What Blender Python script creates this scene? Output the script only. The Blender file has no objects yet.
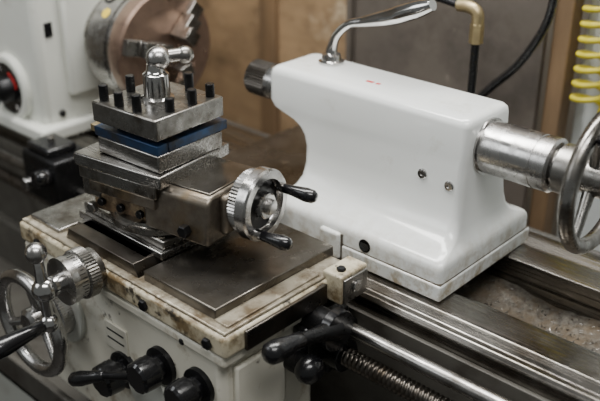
import bpy, bmesh, math, random
from mathutils import Vector, Matrix, noise
random.seed(4)
S=0.01; Z0=100.0
FR=[Matrix.Identity(4)]
def W(p):
    q=FR[-1]@Vector(p)
    return Vector((q.x*S,q.y*S,(q.z+Z0)*S))
# ---------------- materials ----------------
def mat(name, c1, rough=0.5, metal=0.0, c2=None, scale=20, stretch=(1,1,1), bump=0.0, dirt=None, dth=(0.5,0.62), dscale=12, coat=0.0, rvar=0.12, dirt2=None, d2th=(0.6,0.66), d2scale=30, zd=None):
    m=bpy.data.materials.new(name); m.use_nodes=True
    nt=m.node_tree; N=nt.nodes; L=nt.links
    b=N['Principled BSDF']
    tc=N.new('ShaderNodeTexCoord'); mp=N.new('ShaderNodeMapping'); mp.inputs['Scale'].default_value=stretch
    L.new(tc.outputs['Object'],mp.inputs['Vector'])
    n=N.new('ShaderNodeTexNoise'); n.inputs['Scale'].default_value=scale; n.inputs['Detail'].default_value=8; n.inputs['Roughness'].default_value=0.62
    L.new(mp.outputs[0],n.inputs['Vector'])
    c2=c2 or tuple(x*0.8 for x in c1)
    r=N.new('ShaderNodeValToRGB'); r.color_ramp.elements[0].position=0.32; r.color_ramp.elements[1].position=0.68
    r.color_ramp.elements[0].color=(*c2,1); r.color_ramp.elements[1].color=(*c1,1)
    L.new(n.outputs['Fac'],r.inputs['Fac'])
    col=r.outputs['Color']
    rr=N.new('ShaderNodeMapRange'); rr.inputs['From Min'].default_value=0.3; rr.inputs['From Max'].default_value=0.7
    rr.inputs['To Min'].default_value=min(1,rough+rvar); rr.inputs['To Max'].default_value=max(0.04,rough-rvar)
    L.new(n.outputs['Fac'],rr.inputs['Value'])
    rout=rr.outputs['Result']
    for (dc,th,sc,seed) in ((dirt,dth,dscale,3.1),(dirt2,d2th,d2scale,9.7)):
        if dc is None: continue
        mp2=N.new('ShaderNodeMapping'); mp2.inputs['Location'].default_value=(seed,seed*.7,0)
        L.new(tc.outputs['Object'],mp2.inputs['Vector'])
        d=N.new('ShaderNodeTexNoise'); d.inputs['Scale'].default_value=sc; d.inputs['Detail'].default_value=9; d.inputs['Roughness'].default_value=0.7
        L.new(mp2.outputs[0],d.inputs['Vector'])
        k=N.new('ShaderNodeMapRange'); k.inputs['From Min'].default_value=th[0]; k.inputs['From Max'].default_value=th[1]
        L.new(d.outputs['Fac'],k.inputs['Value'])
        mx=N.new('ShaderNodeMix'); mx.data_type='RGBA'
        L.new(k.outputs['Result'],mx.inputs[0]); L.new(col,mx.inputs[6]); mx.inputs[7].default_value=(*dc,1)
        col=mx.outputs[2]
    if zd:   # grime that collects near the foot of a casting
        zlo,zhi,zc,zs=zd
        sp=N.new('ShaderNodeSeparateXYZ'); L.new(tc.outputs['Object'],sp.inputs[0])
        k=N.new('ShaderNodeMapRange'); k.inputs['From Min'].default_value=zhi; k.inputs['From Max'].default_value=zlo; L.new(sp.outputs['Z'],k.inputs['Value'])
        d=N.new('ShaderNodeTexNoise'); d.inputs['Scale'].default_value=zs; d.inputs['Detail'].default_value=9; d.inputs['Roughness'].default_value=.7
        L.new(tc.outputs['Object'],d.inputs['Vector'])
        k2=N.new('ShaderNodeMapRange'); k2.inputs['From Min'].default_value=.45; k2.inputs['From Max'].default_value=.62; L.new(d.outputs['Fac'],k2.inputs['Value'])
        mu=N.new('ShaderNodeMath'); mu.operation='MULTIPLY'; L.new(k.outputs[0],mu.inputs[0]); L.new(k2.outputs[0],mu.inputs[1])
        mx=N.new('ShaderNodeMix'); mx.data_type='RGBA'; L.new(mu.outputs[0],mx.inputs[0]); L.new(col,mx.inputs[6]); mx.inputs[7].default_value=(*zc,1); col=mx.outputs[2]
    L.new(col,b.inputs['Base Color']); L.new(rout,b.inputs['Roughness'])
    b.inputs['Metallic'].default_value=metal
    if coat: b.inputs['Coat Weight'].default_value=coat; b.inputs['Coat Roughness'].default_value=0.06
    if bump:
        bp=N.new('ShaderNodeBump'); bp.inputs['Strength'].default_value=bump; bp.inputs['Distance'].default_value=0.002
        L.new(n.outputs['Fac'],bp.inputs['Height']); L.new(bp.outputs[0],b.inputs['Normal'])
    return m
M={}
M['steel']=mat('ground_steel',(.42,.41,.39),.29,1,(.20,.19,.175),45,(1,1,1),.05,dirt=(.085,.068,.048),dth=(.47,.68),dscale=20)
M['steelX']=mat('brushed_steel',(.44,.43,.42),.27,1,(.22,.21,.195),30,(.6,14,14),.05,dirt=(.085,.07,.052),dth=(.49,.72),dscale=16)
M['bright']=mat('bright_turned_steel',(.58,.57,.56),.24,1,(.38,.37,.36),50,(1,1,1),.02,dirt=(.17,.145,.11),dth=(.55,.77),dscale=20)
M['chrome']=mat('polished_chrome',(.64,.63,.62),.16,1,(.48,.47,.46),40,rvar=.06,dirt=(.24,.22,.19),dth=(.56,.8),dscale=30)
M['darksteel']=mat('oily_dark_steel',(.17,.155,.138),.34,1,(.08,.07,.06),25,(1,1,1),.08,dirt=(.10,.072,.04),dth=(.5,.7),dscale=10)
M['plateoil']=mat('oily_ground_plate',(.20,.185,.165),.26,.9,(.11,.10,.085),9,(1,1,1),.05,dirt=(.075,.06,.04),dth=(.46,.66),dscale=8,dirt2=(.36,.33,.28),d2th=(.60,.72),d2scale=30)
M['rail']=mat('bed_way_steel',(.33,.315,.29),.25,1,(.12,.11,.096),18,(.5,20,20),.05,dirt=(.06,.048,.034),dth=(.49,.70),dscale=9)
M['cast']=mat('brown_cast_iron',(.27,.24,.20),.40,.88,(.13,.108,.083),40,bump=.22,dirt=(.19,.135,.072),dth=(.50,.68),dscale=18,dirt2=(.045,.038,.03),d2th=(.53,.65),d2scale=12)
M['rust']=mat('rusty_iron',(.20,.13,.07),.6,.4,(.06,.043,.03),60,bump=.5,dirt=(.38,.29,.18),dth=(.5,.65),dscale=40)
M['white']=mat('gloss_white_enamel',(.82,.84,.82),.22,0,(.78,.80,.78),6,rvar=.05,coat=.6,dirt=(.56,.54,.46),dth=(.60,.82),dscale=14,zd=(.965,1.03,(.38,.30,.18),45))
M['cream']=mat('worn_cream_paint',(.72,.70,.61),.36,0,(.64,.61,.51),8,bump=.04,coat=.3,dirt=(.28,.21,.12),dth=(.56,.70),dscale=16,dirt2=(.06,.045,.03),d2th=(.62,.68),d2scale=34)
M['creamdirty']=mat('chipped_cream_paint',(.60,.55,.42),.38,0,(.40,.34,.22),14,bump=.1,coat=.2,dirt=(.17,.12,.06),dth=(.48,.60),dscale=26,dirt2=(.045,.036,.025),d2th=(.55,.62),d2scale=45)
M['worntop']=mat('worn_oily_saddle_top',(.46,.42,.33),.30,.3,(.25,.22,.17),12,bump=.08,dirt=(.12,.088,.052),dth=(.46,.62),dscale=22,dirt2=(.60,.54,.42),d2th=(.57,.66),d2scale=32)
M['head']=mat('headstock_enamel',(.70,.71,.66),.4,0,(.63,.64,.58),5,dirt=(.32,.28,.21),dth=(.58,.78),dscale=9)
M['black']=mat('black_plastic',(.007,.007,.008),.24,0,(.004,.004,.005),30,coat=.3)
M['blackmet']=mat('black_oxide_steel',(.026,.026,.027),.32,.7,(.010,.010,.011),50,bump=.1)
M['blue']=mat('blue_tool_steel',(.022,.065,.155),.38,.5,(.016,.034,.075),40,dirt=(.03,.03,.033),dth=(.45,.60),dscale=30)
M['copper']=mat('coppery_turned_face',(.42,.29,.22),.36,.85,(.26,.18,.14),25,bump=.05,dirt=(.15,.10,.08),dth=(.52,.7),dscale=18)
M['brass']=mat('old_brass',(.50,.40,.22),.4,.9,(.32,.25,.14),50)
M['swarf']=mat('metal_chips',(.24,.22,.185),.7,.2,(.07,.06,.048),160,bump=1.0,dirt=(.15,.115,.075),dth=(.45,.6),dscale=30)
M['bedpaint']=mat('bed_grey_paint',(.10,.095,.082),.5,0,(.058,.053,.045),10,bump=.05,dirt=(.03,.023,.017),dth=(.5,.7),dscale=12)
M['ply']=mat('stained_plywood',(.42,.28,.155),.7,0,(.25,.165,.088),6,(1,1,3),dirt=(.115,.072,.04),dth=(.50,.68),dscale=7,dirt2=(.54,.42,.28),d2th=(.58,.68),d2scale=9)
M['woodstrip']=mat('brown_post',(.22,.14,.075),.6,0,(.125,.08,.043),8,(3,3,.6))
M['greyboard']=mat('grey_board',(.14,.118,.098),.55,0,(.08,.067,.056),5,(1,1,1),dirt=(.052,.042,.034),dth=(.5,.68),dscale=6,dirt2=(.28,.245,.205),d2th=(.62,.69),d2scale=14)
M['cab']=mat('cabinet_paint',(.68,.71,.70),.5,0,(.60,.63,.62),3)
M['yellow']=mat('yellow_hose_pu',(.78,.66,.05),.35,0,(.62,.52,.03),30)
M['sticker']=mat('yellow_sticker',(.75,.55,.05),.5)
M['red']=mat('red_mark',(.60,.02,.02),.5)
M['plate']=mat('enamel_plate',(.62,.60,.52),.4,.1,(.50,.48,.40),20)
M['floor']=mat('oily_concrete_floor',(.05,.046,.042),.6,0,(.022,.02,.018),3,bump=.2)
M['wall']=mat('workshop_wall_plaster',(.34,.30,.24),.8,0,(.25,.22,.175),3,bump=.1)
# ---------------- groups -----------------
def group(name, loc):
    e=bpy.data.objects.new(name,None); e.empty_display_size=.05
    e.location=Vector((loc[0]*S,loc[1]*S,(loc[2]+Z0)*S)); bpy.context.collection.objects.link(e); return e
def mk(name,bm,m,par=None,bevel=0,smooth=True,segs=2,angle=35):
    bmesh.ops.recalc_face_normals(bm,faces=bm.faces)
    me=bpy.data.meshes.new(name); bm.to_mesh(me); bm.free()
    o=bpy.data.objects.new(name,me); bpy.context.collection.objects.link(o)
    me.materials.append(M[m] if isinstance(m,str) else m)
    if smooth:
        for p in me.polygons: p.use_smooth=True
        if hasattr(me,'set_sharp_from_angle'): me.set_sharp_from_angle(angle=math.radians(angle))
    if bevel:
        b=o.modifiers.new('bevel','BEVEL'); b.width=bevel*S; b.segments=segs; b.limit_method='ANGLE'; b.angle_limit=math.radians(35); b.harden_normals=False
    if par:
        o.parent=par; o.matrix_parent_inverse=Matrix.Translation(-par.location)
    return o
def box(name,x0,x1,y0,y1,z0,z1,m,par=None,bevel=.15,segs=2):
    bm=bmesh.new(); v=[bm.verts.new(W((x,y,z))) for z in (z0,z1) for (x,y) in ((x0,y0),(x1,y0),(x1,y1),(x0,y1))]
    for f in ((0,1,2,3),(4,5,6,7),(0,1,5,4),(1,2,6,5),(2,3,7,6),(3,0,4,7)): bm.faces.new([v[i] for i in f])
    return mk(name,bm,m,par,bevel,segs=segs)
def prism(name,poly,axis,a0,a1,m,par=None,bevel=.1):
    def P(p,a):
        return {'x':(a,p[0],p[1]),'y':(p[0],a,p[1]),'z':(p[0],p[1],a)}[axis]
    bm=bmesh.new(); A=[bm.verts.new(W(P(p,a0))) for p in poly]; B=[bm.verts.new(W(P(p,a1))) for p in poly]
    n=len(poly); bm.faces.new(A); bm.faces.new(B)
    for i in range(n): bm.faces.new((A[i],A[(i+1)%n],B[(i+1)%n],B[i]))
    return mk(name,bm,m,par,bevel)
def frame(d):
    d=Vector(d).normalized(); t=Vector((0,0,1)) if abs(d.z)<.9 else Vector((1,0,0))
    a=d.cross(t).normalized(); b=d.cross(a).normalized(); return d,a,b
def rev(name,p0,d,prof,m,par=None,seg=48,bevel=0,angle=30,rmod=None):
    d,a,b=frame(d); p0=Vector(p0); bm=bmesh.new(); rings=[]
    for (t,r) in prof:
        if r<1e-4: rings.append([bm.verts.new(W(p0+d*t))]); continue
        ring=[]
        for i in range(seg):
            th=2*math.pi*i/seg; q=r
            if rmod: q=rmod(t,r,i,th)
            ring.append(bm.verts.new(W(p0+d*t+(a*math.cos(th)+b*math.sin(th))*q)))
        rings.append(ring)
    for k in range(len(rings)-1):
        A,B=rings[k],rings[k+1]
        for i in range(seg):
            j=(i+1)%seg
            if len(A)==1 and len(B)==1: continue
            if len(A)==1: bm.faces.new((A[0],B[i],B[j]))
            elif len(B)==1: bm.faces.new((A[i],A[j],B[0]))
            else: bm.faces.new((A[i],A[j],B[j],B[i]))
    if len(rings[0])>1: bm.faces.new(rings[0][::-1])
    if len(rings[-1])>1: bm.faces.new(rings[-1])
    return mk(name,bm,m,par,bevel,angle=angle)
def cyl(name,p0,p1,r,m,par=None,seg=40,ch=.08,r1=None):
    p0=Vector(p0);p1=Vector(p1);h=(p1-p0).length; r1=r if r1 is None else r1; ch=min(ch,h*.3,r*.4)
    return rev(name,p0,p1-p0,[(0,r-ch),(ch,r),(h-ch,r1),(h,r1-ch)],m,par,seg)
def knurl(name,p0,p1,r,m,par=None,n=60,dep=.1):
    p0=Vector(p0);p1=Vector(p1);h=(p1-p0).length
    return rev(name,p0,p1-p0,[(0,r-.2),(.12,r),(h-.12,r),(h,r-.2)],m,par,n*2,angle=20,rmod=lambda t,q,i,th:q-(dep if i%2 else 0))
def ball(name,c,r,m,par=None,sc=(1,1,1)):
    bm=bmesh.new(); bmesh.ops.create_uvsphere(bm,u_segments=28,v_segments=18,radius=1)
    for v in bm.verts: v.co=W(Vector(c)+Vector((v.co.x*sc[0],v.co.y*sc[1],v.co.z*sc[2]))*r)
    return mk(name,bm,m,par)
def cat(pts,n=8):
    P=[Vector(p) for p in pts]; out=[]
    for i in range(len(P)-1):
        p0=P[max(i-1,0)];p1=P[i];p2=P[i+1];p3=P[min(i+2,len(P)-1)]
        for k in range(n):
            t=k/n; out.append(.5*((2*p1)+(p2-p0)*t+(2*p0-5*p1+4*p2-p3)*t*t+(3*p1-p0-3*p2+p3)*t**3))
    out.append(P[-1]); return out
def tube(name,pts,r,m,par=None,n=8,seg=16,closed=False,rs=None,smoothpath=True):
    C=cat(pts,n) if smoothpath and not closed else [Vector(p) for p in pts]
    bm=bmesh.new(); rings=[]; prev=None; L=len(C)
    for i,c in enumerate(C):
        if closed: tg=C[(i+1)%L]-C[i-1]
        else: tg=C[min(i+1,L-1)]-C[max(i-1,0)]
        tg.normalize()
        if prev is None: _,a,b=frame(tg)
        else:
            a=(prev-tg*prev.dot(tg)).normalized(); b=tg.cross(a)
        prev=a
        rad=r
        if rs:
            f=i/(L-1)*(len(rs)-1); k=min(int(f),len(rs)-2); rad=rs[k]+(rs[k+1]-rs[k])*(f-k)
        rings.append([bm.verts.new(W(c+(a*math.cos(2*math.pi*j/seg)+b*math.sin(2*math.pi*j/seg))*rad)) for j in range(seg)])
    rng=range(L) if closed else range(L-1)
    for i in rng:
        A=rings[i];B=rings[(i+1)%L]
        for j in range(seg): bm.faces.new((A[j],A[(j+1)%seg],B[(j+1)%seg],B[j]))
    if not closed: bm.faces.new(rings[0][::-1]); bm.faces.new(rings[-1])
    return mk(name,bm,m,par,angle=50)
def ring(name,c,d,R,r,m,par=None,sx=1.0):
    d,a,b=frame(d); c=Vector(c); bm=bmesh.new(); n=72;s=20; rings=[]
    for i in range(n):
        th=2*math.pi*i/n; o=a*math.cos(th)+b*math.sin(th)
        rings.append([bm.verts.new(W(c+o*(R+r*math.cos(2*math.pi*j/s))+d*(r*sx*math.sin(2*math.pi*j/s)))) for j in range(s)])
    for i in range(n):
        A=rings[i];B=rings[(i+1)%n]
        for j in range(s): bm.faces.new((A[j],A[(j+1)%s],B[(j+1)%s],B[j]))
    return mk(name,bm,m,par,angle=60)
def rrect(x0,x1,y0,y1,r,n=8):
    pts=[]
    for cx,cy,a0 in ((x1-r,y0+r,-90),(x1-r,y1-r,0),(x0+r,y1-r,90),(x0+r,y0+r,180)):
        for k in range(n+1):
            a=math.radians(a0+90*k/n); pts.append((cx+r*math.cos(a),cy+r*math.sin(a)))
    return pts
def hexbolt(name,p,d,r,h,m,par,sides=6):
    return rev(name,p,d,[(0,r),(h-.1,r),(h,r*.85)],m,par,sides,angle=20)
def grip(name,p,d,L,m,par,r=.6):
    return rev(name,p,d,[(0,r*.55),(.2,r*.8),(L*.3,r*.85),(L*.7,r*1.15),(L*.9,r*1.05),(L*.98,r*.7),(L,0)],m,par,24,angle=60)
# ================= BED ==================
bed=group('lathe_bed',(-80,80,-12))
X0,X1=-165,40
prism('front_way',[(68,-22),(68,-4.6),(68.5,-4.1),(69.3,-4.1),(70.2,-3.3),(71.2,-3.2),(74.2,-3.2),(74.9,-3.9),(75.6,-4.0),(75.6,-6.2),(74.2,-7.5),(74.2,-22)],'x',X0,X1,'rail',bed,.08)
prism('rear_way',[(86.8,-22),(86.8,-6.5),(85.8,-5.5),(85.8,-3.3),(86.6,-3.1),(89.4,-3.1),(90.0,-3.6),(90.8,-3.6),(91.6,-3.1),(93.2,-3.1),(93.4,-4.6),(96.0,-4.6),(96.0,-22)],'x',X0,X1,'rail',bed,.08)
box('front_apron_paint',X0,X1,67.4,68.0,-24,-6.2,'bedpaint',bed,.1)
bm=bmesh.new(); nx,ny=220,24; g=[]
for i in range(nx+1):
    x=X0+(X1-X0)*i/nx; row=[]
    for j in range(ny+1):
        y=74.2+12.6*j/ny; h=noise.noise(Vector((x*.12,y*.25,1)))*1.3+noise.noise(Vector((x*.6,y*.6,4)))*.35
        row.append(bm.verts.new(W((x,y,-8.6+h+.9*abs(y-80.5)/6))))
    g.append(row)
for i in range(nx):
    for j in range(ny): bm.faces.new((g[i][j],g[i+1][j],g[i+1][j+1],g[i][j+1]))
mk('chip_drift',bm,'swarf',bed,angle=180)
for i,x in enumerate((-150,-126,-98,-14,10)):
    box('web_%d'%i,x-1.2,x+1.2,74.2,86.8,-14,-6.0,'bedpaint',bed,.3)
bm=bmesh.new()
for k in range(1400):
    x=random.uniform(-52,-5); y=random.uniform(75.2,85.8); z=-8.4+noise.noise(Vector((x*.12,y*.25,1)))*1.3+.9*abs(y-80.5)/6
    a=random.uniform(0,6.28); l=random.uniform(.12,.5); w=.07
    v=[bm.verts.new(W((x+dx*math.cos(a)-dy*math.sin(a),y+dx*math.sin(a)+dy*math.cos(a),z+dz))) for dx,dy,dz in ((0,0,0),(l,0,random.uniform(-.1,.2)),(l,w,.1),(0,w,.05))]
    bm.faces.new(v)
mk('swarf_curls',bm,'steel',bed,smooth=False)
st=group('lathe_stand',(-80,80,-60))
box('chip_tray_floor',-170,45,48,108,-32,-31,'bedpaint',st,.2)
box('tray_lip_front',-170,45,48,49,-32,-27,'bedpaint',st,.2)
box('tray_lip_back',-170,45,107,108,-32,-27,'bedpaint',st,.2)
box('pedestal_head',-165,-105,62,100,-100,-32,'head',st,1)
box('pedestal_tail',-5,35,62,100,-100,-32,'head',st,1)
box('bed_foot_a',-160,-110,66,97,-32,-22,'bedpaint',st,.5)
box('bed_foot_b',0,32,66,97,-32,-22,'bedpaint',st,.5)
# ================= HEADSTOCK =================
hs=group('lathe_headstock',(-140,82,10))
box('housing',-162,-118.2,68.4,97,-2.9,40,'head',hs,1.2,4)
box('housing_foot',-162,-116.5,66.5,97.5,-3.0,-.6,'head',hs,.6,3)
box('nose_boss',-118.5,-116.8,73,90.5,3.5,21.5,'head',hs,.6,3)
cyl('spindle_nose',(-117,81.5,12.3),(-113.4,81.5,12.3),5.2,'steel',hs)
rev('speed_dial_ring',(-127,68.4,4),(0,-1,0),[(0,5.6),(.8,5.6),(1.1,5.3),(1.1,4.4),(.7,4.3)],'head',hs)
rev('speed_dial_disc',(-127,67.8,4),(0,-1,0),[(0,4.5),(.3,4.4),(.35,0)],'black',hs)
rev('speed_knob',(-127,67.5,4),(0,-1,0),[(0,2.3),(1.6,2.0),(2.2,1.5),(2.3,0)],'blackmet',hs)
box('knob_pointer',-127.5,-126.5,64.9,65.5,1.6,6.4,'black',hs,.2)
for i in range(10):
    a=i*math.pi/5
    FR.append(Matrix.Translation((-127,67.4,4))@Matrix.Rotation(a,4,'Y'))
    box('dial_tick_%d'%i,-.12,.12,-.06,.06,3.2,4.0,'bright',hs,0)
    FR.pop()
for i in range(9):
    FR.append(Matrix.Translation((-127,67.4,4))@Matrix.Rotation(math.radians(20+i*7),4,'Y'))
    box('dial_red_band_%d'%i,-.2,.2,-.05,.05,2.6,3.0,'red',hs,0)
    FR.pop()
box('small_black_plate',-118.3,-118.0,70.2,71.6,13.5,15.8,'black',hs,.1)
for i,(y,z) in enumerate(((71.5,0.8),(92,.8),(71.5,24))):
    hexbolt('cover_screw_%d'%i,(-118.2,y,z),(1,0,0),.6,.5,'blackmet',hs,12)
lv=group('feed_selector_box',(-108,62,-3))
box('body',-113,-104,60.5,67.4,-8,-.5,'blackmet',lv,.5,3)
box('cap',-112,-106,61,66,-.5,.8,'black',lv,.4,3)
cyl('lever_hub',(-106,60.5,-3),(-106,58.3,-3),1.3,'black',lv)
tube('lever_arm',[(-106,58.8,-3),(-103.5,57.5,-1.5),(-100,56,0)],.35,'chrome',lv)
ball('lever_knob',(-99.5,55.8,.3),.9,'black',lv)
cyl('selector_knob',(-110,60.5,-5),(-110,58.6,-5),1.0,'bright',lv)
hexbolt('bolt_a',(-109,63.5,.8),(0,0,1),.6,.8,'steel',lv)
# ================= CHUCK =================
ch=group('three_jaw_chuck',(-107,81.5,12.3))
AX=(-113.4,81.5,12.3)
rev('back_plate',AX,(1,0,0),[(0,7.2),(.1,7.6),(2.2,7.6),(2.3,7.2)],'steel',ch,64)
rev('chuck_body',(-111.2,81.5,12.3),(1,0,0),[(0,8.4),(.3,8.8),(4.6,8.8),(4.6,8.3),(5.2,8.3),(5.2,8.8),(8.0,8.8),(8.5,8.3),(8.5,5.8),(8.4,5.7),(8.4,2.2),(6,2.0),(6,0)],'bright',ch,64)
rev('front_disc',(-102.9,81.5,12.3),(1,0,0),[(-2.4,8.9),(-2.2,9.0),(.1,9.0),(.4,8.6),(.4,6.2),(.25,6.1),(.25,2.3),(0,2.2)],'copper',ch,64)
for i in range(3):
    FR.append(Matrix.Translation((-102.6,81.5,12.3))@Matrix.Rotation(math.radians(75+120*i),4,'X'))
    bm=bmesh.new()
    poly=[(2.0,0),(8.5,0),(8.5,1.3),(6.2,1.3),(6.2,2.5),(4.1,2.5),(4.1,3.8),(2.0,3.8)]
    A=[bm.verts.new(W((q,-1.2,p))) for p,q in poly]; B=[bm.verts.new(W((q,1.2,p))) for p,q in poly]
    bm.faces.new(A);bm.faces.new(B)
    for k in range(8): bm.faces.new((A[k],A[(k+1)%8],B[(k+1)%8],B[k]))
    mk('jaw_%d'%i,bm,'steel',ch,.12)
    FR.pop()
for i in range(3):
    FR.append(Matrix.Translation((-109.5,81.5,12.3))@Matrix.Rotation(math.radians(150+120*i),4,'X'))
    rev('key_socket_%d'%i,(0,0,8.7),(0,0,1),[(0,1.2),(.18,1.15),(.18,.7),(-.1,.6)],'blackmet',ch,24)
    FR.pop()
FR.append(Matrix.Translation((-108.2,81.5,12.3))@Matrix.Rotation(math.radians(48),4,'X'))
rev('sticker',(0,0,8.76),(0,0,1),[(0,.8),(.08,.8)],'sticker',ch,24)
FR.pop()
# ================= CARRIAGE (saddle + apron) ==============
ca=group('lathe_carriage',(-73,55,-6))
box('saddle_plate',-91.8,-53.7,47.3,67.2,-3.0,-.35,'creamdirty',ca,.5,3)
box('saddle_top_lip',-91.4,-54.1,47.7,66.9,-.4,0,'worntop',ca,.15)
box('bridge',-88.5,-71.5,66,97,-3.0,-.2,'plateoil',ca,.4)
box('right_wing_plate',-68.3,-56.6,48.8,67.3,-.2,1.2,'plateoil',ca,.15)
box('left_wing_plate',-90.8,-84.4,48.6,66.8,-.2,.5,'steel',ca,.15)
box('wing_edge_strip',-56.6,-54.6,48.6,62.6,-.2,.25,'worntop',ca,.08)
box('saddle_side_plate',-53.75,-53.3,50,62.5,-2.9,-.5,'darksteel',ca,.1)
box('way_wiper_block',-54.6,-51.8,63.0,67.6,-3.0,.6,'creamdirty',ca,.25,3)
box('way_wiper_face',-51.9,-51.5,63.3,67.3,-2.8,.2,'steel',ca,.1)
cyl('wiper_screw',(-51.5,65.3,-1.2),(-51.2,65.3,-1.2),.7,'bright',ca,24)
hexbolt('wiper_nut',(-53,64.4,.6),(0,0,1),.55,.35,'blackmet',ca)
box('apron',-91.0,-55.2,48.0,62.4,-24,-3.0,'cream',ca,.9,4)
box('apron_top_band',-91.4,-54.2,47.5,62.4,-4.4,-3.1,'cream',ca,.35,3)
box('apron_side_pad',-55.3,-54.5,49.5,57,-14,-5.5,'cream',ca,.3)
for i,(x,z) in enumerate(((-87.5,-2),(-66.6,-1.8),(-56.3,-1.9))):
    hexbolt('apron_bolt_%d'%i,(x,47.4,z),(0,-1,0),.7,.5,'blackmet',ca,6)
box('label_plate',-75.6,-71.4,47.75,48.05,-11.6,-7.9,'plate',ca,.12)
for i in range(2):
    box('label_groove_%d'%i,-75.1,-71.9,47.7,47.8,-9.0-i*1.2,-8.8-i*1.2,'blackmet',ca,0)
cyl('apron_round_plate',(-67.5,48.1,-14),(-67.5,47.2,-14),3.6,'head',ca)
def knob(n,x,z,r,y=48.0,L=3.2):
    rev(n+'_base',(x,y,z),(0,-1,0),[(0,r*1.15),(.6,r*1.15),(.8,r*.8)],'blackmet',ca,40)
    rev(n,(x,y-.7,z),(0,-1,0),[(0,r*.75),(L*.3,r*.8),(L*.34,r),(L*.9,r*.95),(L,r*.8),(L,0)],'black',ca,48,rmod=lambda t,q,i,th:q*(1-.07*(1 if i%8<3 else 0)) if q>r*.78 else q)
knob('feed_knob',-65.0,-9.3,2.0)
knob('half_nut_knob',-58.6,-8.8,1.9)
knob('engage_knob',-72.3,-13.6,2.1)
tube('feed_lever_arm',[(-65,45.5,-9.3),(-68,44.5,-10.5),(-71,43.6,-11.5)],.55,'blackmet',ca,rs=[.8,.5,.5])
grip('feed_lever_grip',(-70.4,43.8,-11.3),(-1,-.35,-.45),5.5,'black',ca,.8)
cyl('small_screw',(-60.8,48.0,-4.0),(-60.8,47.4,-4.0),.4,'blackmet',ca,16)
def wheel(pre,c,d,R,r,par,m,hub,spokes=3,rot=0,dish=1.2):
    ring(pre+'_rim',c,d,R,r,m,par)
    dd,a,b=frame(d); c=Vector(c)
    rev(pre+'_hub',c-dd*dish-dd*.8,dd,[(0,hub*.9),(.2,hub),(2.2,hub),(2.6,hub*.7),(2.7,0)],m,par,40)
    for i in range(spokes):
        th=rot+2*math.pi*i/spokes; o=a*math.cos(th)+b*math.sin(th)
        tube(pre+'_spoke_%d'%i,[c-dd*dish+o*hub*.7,c-dd*dish*.6+o*(R*.5),c+o*(R-r*.3)],.6,m,par,rs=[.75,.6,.5])
    return dd,a,b
wheel('traverse_wheel',(-84.6,43.2,-10.4),(0,-1,0),6.3,.9,ca,'bright',1.9,3,.4)
cyl('traverse_shaft',(-84.6,48.4,-10.4),(-84.6,44.0,-10.4),1.6,'blackmet',ca)
rev('traverse_backing',(-84.6,48.1,-10.4),(0,-1,0),[(0,4.6),(.5,4.6),(.7,4.4),(.7,0)],'head',ca)
knurl('traverse_dial',(-84.6,47.9,-10.4),(-84.6,45.8,-10.4),3.2,'bright',ca)
cyl('lever_boss',(-55.4,60.8,-4.4),(-51.0,60.8,-4.4),1.7,'blackmet',ca)
cyl('lever_boss_cap',(-51.2,60.8,-4.4),(-50.0,60.8,-4.4),2.4,'black',ca)
tube('engage_arm',[(-50.7,60.8,-4.4),(-50.4,57.5,-3.3),(-50.6,54.5,-2.7)],.7,'blackmet',ca,rs=[1.3,.85,.7])
grip('engage_grip',(-50.6,55.4,-2.8),(-.05,-1,.08),5.2,'black',ca,1.1)
cyl('lower_boss',(-55.2,57.8,-8.6),(-52.0,57.8,-8.6),1.3,'blackmet',ca)
ball('lower_knob',(-51.4,57.4,-8.3),1.6,'black',ca,(1.0,1.1,1))
box('cam_housing',-55.3,-53.0,58.6,62.4,-10.5,-4.6,'black',ca,.6,3)
bk=group('rod_bearing_bracket',(-53,62,-9))
box('body',-55.1,-53.2,62.5,66.6,-13,-5.0,'blackmet',bk,.6,3)
cyl('leadscrew_collar',(-53.3,63.6,-9.8),(-51.2,63.6,-9.8),2.0,'black',bk)
cyl('feed_rod_collar',(-53.3,64.2,-6.4),(-51.4,64.2,-6.4),1.5,'black',bk)
# ================= CROSS SLIDE =================
cs=group('cross_slide',(-76,62,2))
prism('dovetail_base',[(-83.0,0),(-69.0,0),(-69.8,1.5),(-82.2,1.5)],'y',48.6,71,'darksteel',cs,.05)
box('slide_plate_lower',-84.2,-68.4,51.5,71,1.2,2.1,'steelX',cs,.12)
box('slide_plate_upper',-84.0,-68.8,52.2,71,2.05,3.15,'steel',cs,.18)
box('front_gib',-83.0,-70,50.4,52.0,.2,1.5,'steel',cs,.12)
ck=group('cross_slide_crank',(-75.5,43,-.6))
cyl('screw_bearing',(-75.5,47.3,-.6),(-75.5,46.2,-.6),2.5,'steel',ck)
knurl('graduated_dial',(-75.5,46.4,-.6),(-75.5,44.9,-.6),3.0,'steel',ck,50)
rev('dial_scale',(-75.5,44.9,-.6),(0,-1,0),[(0,2.65),(1.0,2.65),(1.1,2.8),(2.0,2.85),(2.1,2.2),(2.2,1.2)],'bright',ck)
for i in range(36):
    FR.append(Matrix.Translation((-75.5,44.3,-.6))@Matrix.Rotation(i*math.pi/18,4,'Y'))
    box('tick_%d'%i,-.04,.04,-.4 if i%3==0 else -.15,.4,2.6,2.68,'black',ck,0)
    FR.pop()
cyl('crank_shaft',(-75.5,43.2,-.6),(-75.5,40.4,-.6),1.15,'chrome',ck)
ball('crank_hub',(-75.5,40.8,-.6),1.45,'chrome',ck)
tube('crank_arm',[(-75.9,40.6,3.8),(-75.6,40.6,1.6),(-75.5,40.6,-.6),(-75.4,40.6,-2.6),(-75.2,40.6,-4.6)],.6,'chrome',ck,rs=[.5,.62,.8,.62,.6])
ball('crank_ball_top',(-75.9,40.6,3.9),1.2,'bright',ck)
ball('crank_ball_low',(-75.2,40.6,-4.7),1.15,'chrome',ck)
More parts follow.
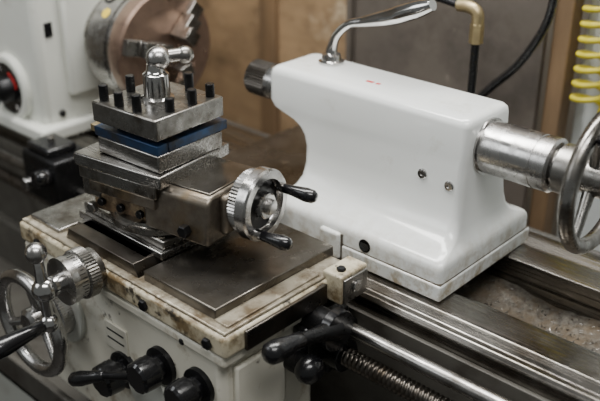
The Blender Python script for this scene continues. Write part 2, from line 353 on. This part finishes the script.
grip('crank_grip',(-75.2,39.8,-4.7),(0,-1,-.05),7.2,'black',ck,1.0)
# ================= COMPOUND =================
co=group('compound_slide',(-74,57,6))
FR.append(Matrix.Translation((-74.5,57.2,0))@Matrix.Rotation(math.radians(9),4,'Z'))
rev('swivel_base',(0,0,3.15),(0,0,1),[(0,6.2),(.2,6.4),(.9,6.4),(1.0,6.0),(1.4,5.9)],'steel',co,64)
box('casting_lower',-6.6,8.6,-4.9,5.0,3.9,6.3,'rust',co,.35,3)
prism('casting_dovetail',[(-4.9,6.2),(5.0,6.2),(3.8,8.6),(-3.7,8.6)],'x',-6.8,9.2,'darksteel',co,.08)
prism('casting_body',[(-5.6,4.2),(5.4,4.2),(5.2,9.4),(4.2,9.9),(-4.6,9.9),(-5.4,9.2)],'x',2.0,11.2,'cast',co,.35)
box('casting_top_plate',3.0,10.8,-4.4,4.0,9.8,10.1,'plateoil',co,.1)
prism('casting_nose',[(-3.6,5.0),(3.6,5.0),(3.4,9.6),(-3.4,9.6)],'x',11.0,12.2,'cast',co,.5)
box('left_ledge',-8.2,-5.2,-5.0,5.2,5.4,8.0,'steel',co,.3)
box('top_slide_lower',-7.4,4.4,-6.0,6.0,8.2,9.8,'steel',co,.2)
box('top_slide_plate',-7.8,5.4,-6.2,6.0,9.75,11.25,'steelX',co,.2,3)
box('gib_strip',-6.0,4,-5.9,-5.3,6.9,8.2,'cast',co,.1)
for i in range(3):
    hexbolt('gib_screw_%d'%i,(-5+i*3,-5.0,5.3),(0,-1,0),.5,.5,'blackmet',co,12)
hexbolt('lock_bolt',(8.2,-5.5,5.6),(0,-1,0),.75,.9,'blackmet',co)
hexbolt('base_nut_a',(-6.4,-5.0,4.3),(0,-1,0),.7,.8,'steel',co)
hz_=8.1
knurl('wheel_knurl',(12.2,0,hz_),(13.5,0,hz_),3.6,'bright',co,60,.1)
rev('wheel_face',(13.5,0,hz_),(1,0,0),[(0,3.7),(.15,4.1),(1.3,4.1),(1.55,3.9),(1.6,3.05),(1.0,2.95),(.8,2.8),(.8,1.5),(1.7,1.45),(1.8,1.3),(1.8,.9),(2.3,.85),(2.4,.6),(2.4,0)],'bright',co,64)
rev('wheel_recess_ring',(14.31,0,hz_),(1,0,0),[(0,2.8),(.06,2.75),(.06,1.5),(0,1.45)],'blackmet',co,48)
for nm,gy,gz,L in (('a',2.7,1.2,4.3),('b',-1.6,-2.8,3.9)):
    cyl('grip_ferrule_'+nm,(14.6,gy,hz_+gz),(15.6,gy,hz_+gz),.55,'chrome',co,20)
    grip('wheel_grip_'+nm,(15.3,gy,hz_+gz),(1,.03,-.04),L,'black',co,.7)
FR.pop()
# ================= TOOL POST =================
tp=group('four_way_tool_post',(-74,57,14))
FR.append(Matrix.Translation((-74.3,57.2,0))@Matrix.Rotation(math.radians(4),4,'Z'))
box('post_base',-5.0,5.0,-5.0,5.0,11.3,13.3,'steelX',tp,.18,3)
box('post_core',-3.4,3.4,-3.4,3.4,13.2,16.2,'darksteel',tp,.1)
box('post_top',-5.2,5.2,-5.2,5.2,15.1,17.5,'steel',tp,.22,3)
box('tool_shank_front',-5.5,4.9,-4.95,-3.4,13.32,14.4,'blue',tp,.08)
box('tool_shank_side',3.4,4.95,-3.3,5.9,13.32,14.4,'blue',tp,.08)
box('insert_tip',-6.3,-5.5,-4.8,-3.9,13.6,14.4,'brass',tp,.05)
bl=[(-4.2,-4.1),(-1.6,-4.2),(1.2,-4.1),(4.1,-2.0),(4.2,1.3),(4.1,4.2),(-4.2,-.2),(-4.1,4.1),(.8,4.2)]
for i,(u,v) in enumerate(bl):
    dz=random.uniform(-.3,.5)
    cyl('bolt_shank_%d'%i,(u,v,17.3),(u,v,19.2+dz),.52,'blackmet',tp,20)
    FR.append(Matrix.Translation((u,v,dz))@Matrix.Rotation(random.uniform(0,1.5),4,'Z'))
    cyl('bolt_collar_%d'%i,(0,0,18.9),(0,0,19.25),.85,'blackmet',tp,20)
    box('bolt_head_%d'%i,-.62,.62,-.62,.62,19.2,20.9,'blackmet',tp,.12)
    FR.pop()
rev('clamp_hub',(0,0,17.4),(0,0,1),[(0,1.9),(.3,1.9),(.5,1.5),(3.0,1.45),(3.2,1.15),(3.5,1.0),(4.1,.95)],'chrome',tp,40)
ball('clamp_ball',(.2,.4,22.1),1.4,'bright',tp,(1,1,.95))
cyl('clamp_stub',(.6,1.0,22.2),(1.6,2.6,22.3),.75,'steel',tp,24)
ball('stub_end',(1.8,2.9,22.2),1.0,'steel',tp)
FR.pop()
# ================= TAILSTOCK =================
ts=group('lathe_tailstock',(-60,81,8))
secs=[(-3.0,-70.5,-44.4,71.3,90.7,.7),(.3,-70.5,-44.4,71.3,90.7,.7),(.9,-70.45,-44.45,71.4,90.6,.7),(1.3,-70.3,-44.6,71.65,90.35,.8),(1.6,-70.1,-44.8,72.1,89.9,1.0),(1.9,-69.9,-45.0,73.0,89.2,1.1),(2.4,-69.7,-45.3,74.3,88.2,1.2),(3.4,-69.6,-45.6,75.5,87.3,1.2),(5.0,-69.6,-45.8,76.2,86.8,1.1),(7.2,-69.8,-45.9,76.5,86.5,1.1),(8.6,-70.3,-45.9,76.6,86.4,1.1),(9.5,-71.2,-45.9,76.7,86.35,1.1),(10.2,-72.5,-45.9,76.75,86.3,1.1),(10.7,-74.4,-45.9,76.8,86.3,1.1),(11.1,-75.8,-45.9,76.85,86.25,1.0),(11.9,-76.4,-45.9,76.9,86.2,.9),(15.3,-76.4,-46.0,77.0,86.1,.9),(15.9,-76.25,-46.1,77.15,85.95,.9),(16.25,-75.95,-46.4,77.5,85.6,.9),(16.4,-75.4,-46.9,78.0,85.1,.8)]
bm=bmesh.new(); rg=[]
for (z,x0,x1,y0,y1,r) in secs: rg.append([bm.verts.new(W((x,y,z))) for x,y in rrect(x0,x1,y0,y1,r,8)])
for A,B in zip(rg,rg[1:]):
    n=len(A)
    for i in range(n): bm.faces.new((A[i],A[(i+1)%n],B[(i+1)%n],B[i]))
bm.faces.new(rg[0][::-1]); bm.faces.new(rg[-1])
mk('casting',bm,'white',ts,angle=60)
box('sole_plate',-58.6,-44.2,71.05,90.9,-3.1,-1.1,'white',ts,.25,3)
box('sole_seam',-58.7,-44.36,71.24,90.76,-1.2,-.98,'cast',ts,0)
box('key_block',-62.0,-58.8,70.8,72.4,-3.1,.4,'white',ts,.35,3)
box('key_seam',-58.85,-58.55,71.15,71.5,-3.1,.3,'cast',ts,0)
rev('clamp_hole',(-55.2,71.3,.0),(0,-1,0),[(0,.85),(.06,.85),(.06,.65),(-.2,.6)],'blackmet',ts,28)
for i,(x,z) in enumerate(((-51.3,8.8),(-47.6,8.4))):
    rev('body_screw_%d'%i,(x,76.62,z),(0,-1,0),[(-.2,.62),(.15,.62),(.25,.5),(.25,.22),(.1,.2),(.1,0)],'chrome',ts,24)
rev('quill',(-76.1,81.5,12.3),(-1,0,0),[(0,2.9),(.35,2.9),(.4,2.35),(3.6,2.35),(3.7,2.1)],'bright',ts,48)
knurl('quill_collar',(-79.7,81.5,12.3),(-83.4,81.5,12.3),2.45,'darksteel',ts,40,.12)
rev('quill_bore',(-83.3,81.5,12.3),(-1,0,0),[(0,2.1),(.3,2.0),(.3,1.0),(-.3,.9),(-.3,0)],'blackmet',ts,40)
rev('spindle_sleeve',(-46.2,81.5,12.3),(1,0,0),[(0,3.3),(.5,3.3),(.5,3.05),(6.8,3.05),(6.85,2.97),(7.1,2.97),(7.15,3.05),(8.6,3.05),(8.9,2.8),(9.0,2.2),(9.6,2.2)],'bright',ts,64)
rev('dial_collar',(-37.0,81.5,12.3),(1,0,0),[(0,2.4),(.2,2.75),(2.0,2.75),(2.2,2.4),(2.4,1.9),(4.2,1.8)],'steel',ts,64)
wheel('handwheel',(-32.5,81.5,12.3),(1,0,0),7.4,.85,ts,'steel',2.0,3,.9,.6)
cyl('hub_cap',(-31.5,81.5,12.3),(-30.4,81.5,12.3),1.5,'blackmet',ts)
grip('handwheel_grip',(-31.8,77.6,18.0),(1,0,0),6,'black',ts,.8)
rev('lever_seat',(-71.0,83.2,16.3),(0,0,1),[(0,1.7),(.4,1.7),(.6,1.3),(1.3,1.2),(1.5,.8)],'chrome',ts,40)
tube('clamp_lever',[(-71.0,83.2,17.2),(-71.0,83.3,18.4),(-70.3,83.4,20.2),(-68.6,83.6,21.8),(-66,83.8,22.6),(-62.5,84,23.7),(-59.3,84,25.0),(-56.4,84,26.2)],.6,'chrome',ts,rs=[.9,.75,.6,.55,.55,.65,.95,1.15,1.1,.7],seg=20)
box('red_paint_mark',-63.0,-61.9,80.3,80.8,16.39,16.43,'red',ts,0)
box('red_paint_mark_b',-61.5,-60.9,80.3,80.8,16.39,16.43,'red',ts,0)
# ================= RODS =================
ls=group('leadscrew',(-80,63.6,-9.8))
bm=bmesh.new(); x0,x1=-53,34; pitch=.62; nx=int((x1-x0)/pitch*6); seg=20; rings=[]
for i in range(nx+1):
    x=x0+(x1-x0)*i/nx; rr_=[]
    for j in range(seg):
        th=2*math.pi*j/seg; f=((x/pitch)-j/seg)%1; h=0 if f<.4 else (1 if .5<f<.9 else .5)
        r=.95+.22*h; rr_.append(bm.verts.new(W((x,63.6+r*math.cos(th),-9.8+r*math.sin(th)))))
    rings.append(rr_)
for A,B in zip(rings,rings[1:]):
    for j in range(seg): bm.faces.new((A[j],A[(j+1)%seg],B[(j+1)%seg],B[j]))
mk('threaded_part',bm,'darksteel',ls,angle=40)
cyl('plain_part',(-165,63.6,-9.8),(-53,63.6,-9.8),1.1,'darksteel',ls)
fr=group('feed_rod',(-80,64.2,-6.4))
cyl('rod',(-165,64.2,-6.4),(34,64.2,-6.4),.85,'steelX',fr)
eb=group('leadscrew_end_bracket',(36,65,-9))
box('bracket',34,38,61,68,-14,-4,'head',eb,.8,3)
# ================= BACKGROUND =================
box('wall_back',-330,200,140,145,-100,170,'wall',None,0)
box('floor',-330,200,-160,145,-102,-100,'floor',None,0)
box('wall_left',-335,-330,-160,145,-100,170,'wall',None,0)
pb=group('plywood_board',(-140,119,10)); box('sheet',-240,-84,118,119.6,-100,70,'ply',pb,.2)
box('batten',-118,-114,116.6,118,-100,70,'woodstrip',pb,.2)
gb=group('splash_guard',(-72,112,10)); box('panel',-90.5,-55.8,111.5,112.6,-32,60,'greyboard',gb,.2)
box('edge_fold',-91.2,-90.2,110.4,112.6,-32,60,'greyboard',gb,.15)
box('lower_skirt',-170,45,104,105,-31,-9,'bedpaint',gb,.2)
wp=group('wooden_post',(-53,114,10)); box('post',-55.4,-52.6,112.8,116,-100,75,'woodstrip',wp,.3)
cb=group('tool_cabinet',(-20,130,0)); box('carcass',-52.2,35,116.5,139,-100,80,'cab',cb,.6,3)
box('door_panel',-50.5,-8,115.9,116.6,-90,76,'cab',cb,.3); box('door_panel_b',-7,33,115.9,116.6,-90,76,'cab',cb,.3)
box('door_handle',-10.5,-9.5,115.2,116,-10,4,'chrome',cb,.2)
hz=group('coiled_air_hose',(-49.5,112.6,20))
pts=[]
for i in range(0,24*18+1):
    a=i/24*2*math.pi; z=8+i/24*2.1
    pts.append((-48.6+2.1*math.cos(a),112.5+2.1*math.sin(a),z))
tube('coil',pts,.42,'yellow',hz,smoothpath=False,seg=10)
tube('tail',[(-46.5,112.5,8),(-46.2,113,6),(-46.4,114,4.6),(-46.4,115.2,4.4)],.42,'yellow',hz)
tube('top_feed',[(-46.5,112.5,45.8),(-46.3,113,47.6),(-46.4,114,49),(-46.4,115.2,49.2)],.42,'yellow',hz)
cyl('wall_fitting_low',(-46.4,115.0,4.4),(-46.4,115.9,4.4),.8,'brass',hz,6)
cyl('wall_fitting_top',(-46.4,115.0,49.2),(-46.4,115.9,49.2),.8,'brass',hz,6)
cp=group('coolant_pipe',(-60,100,16))
cyl('riser',(-59.9,100,-31),(-59.9,100,18.5),.55,'blackmet',cp)
cyl('brass_fitting',(-59.9,100,17.6),(-59.9,100,20.3),.95,'brass',cp,6)
tube('elbow',[(-59.9,100,19.8),(-60.0,100,21.6),(-61.2,100,22.3),(-63,100,22.3)],.85,'brass',cp)
tube('arm',[(-62.8,100,22.3),(-68,100,22.8),(-76,100,22.6),(-86,100,23)],.5,'blackmet',cp)
hh=group('black_hose',(-55,105,15))
tube('hose',[(-52.2,106,30),(-52.4,106,24),(-53.3,106,19.6),(-56.4,106,14.1),(-60.6,106,9.5),(-65,106,4),(-67,106,-6),(-67,106,-18),(-67,106,-30.8)],.6,'black',hh)
# ================= LIGHTS =================
def area(name,loc,tgt,sx,sy,e,col):
    l=bpy.data.lights.new(name,'AREA'); l.shape='RECTANGLE'; l.size=sx; l.size_y=sy; l.energy=e; l.color=col
    o=bpy.data.objects.new(name,l); bpy.context.collection.objects.link(o)
    o.location=W(loc); d=W(tgt)-W(loc); o.rotation_euler=d.to_track_quat('-Z','Y').to_euler(); return o
area('ceiling_lamp',(-85,80,145),(-68,68,0),1.5,.35,48,(1,.985,.95))
area('ceiling_lamp.001',(10,10,150),(-60,70,0),1.2,.4,20,(1,.985,.96))
area('front_fill_light',(-170,-70,110),(-70,60,0),1.0,.8,10,(.95,.98,1))  # fill added from front-left to brighten the apron front, not an actual window
w=bpy.data.worlds.new('workshop_world'); bpy.context.scene.world=w; w.use_nodes=True
bg=w.node_tree.nodes['Background']; bg.inputs[0].default_value=(.82,.85,.82,1); bg.inputs[1].default_value=.18
# ================= CAMERA =================
cam=bpy.data.cameras.new('camera'); co_=bpy.data.objects.new('camera',cam); bpy.context.collection.objects.link(co_)
p=math.radians(26.1); hx,hy=-.677,.736
n=math.hypot(hx,hy); hx/=n; hy/=n
F=Vector((hx*math.cos(p),hy*math.cos(p),-math.sin(p))); R=Vector((hy,-hx,0)); U=R.cross(F)
mw=Matrix(((R.x,U.x,-F.x,0),(R.y,U.y,-F.y,0),(R.z,U.z,-F.z,1.5),(0,0,0,1)))
co_.matrix_world=mw
cam.sensor_width=36; cam.lens=52.08; cam.clip_start=.01
cam.dof.use_dof=True; cam.dof.focus_distance=.97; cam.dof.aperture_fstop=3.4
bpy.context.scene.camera=co_
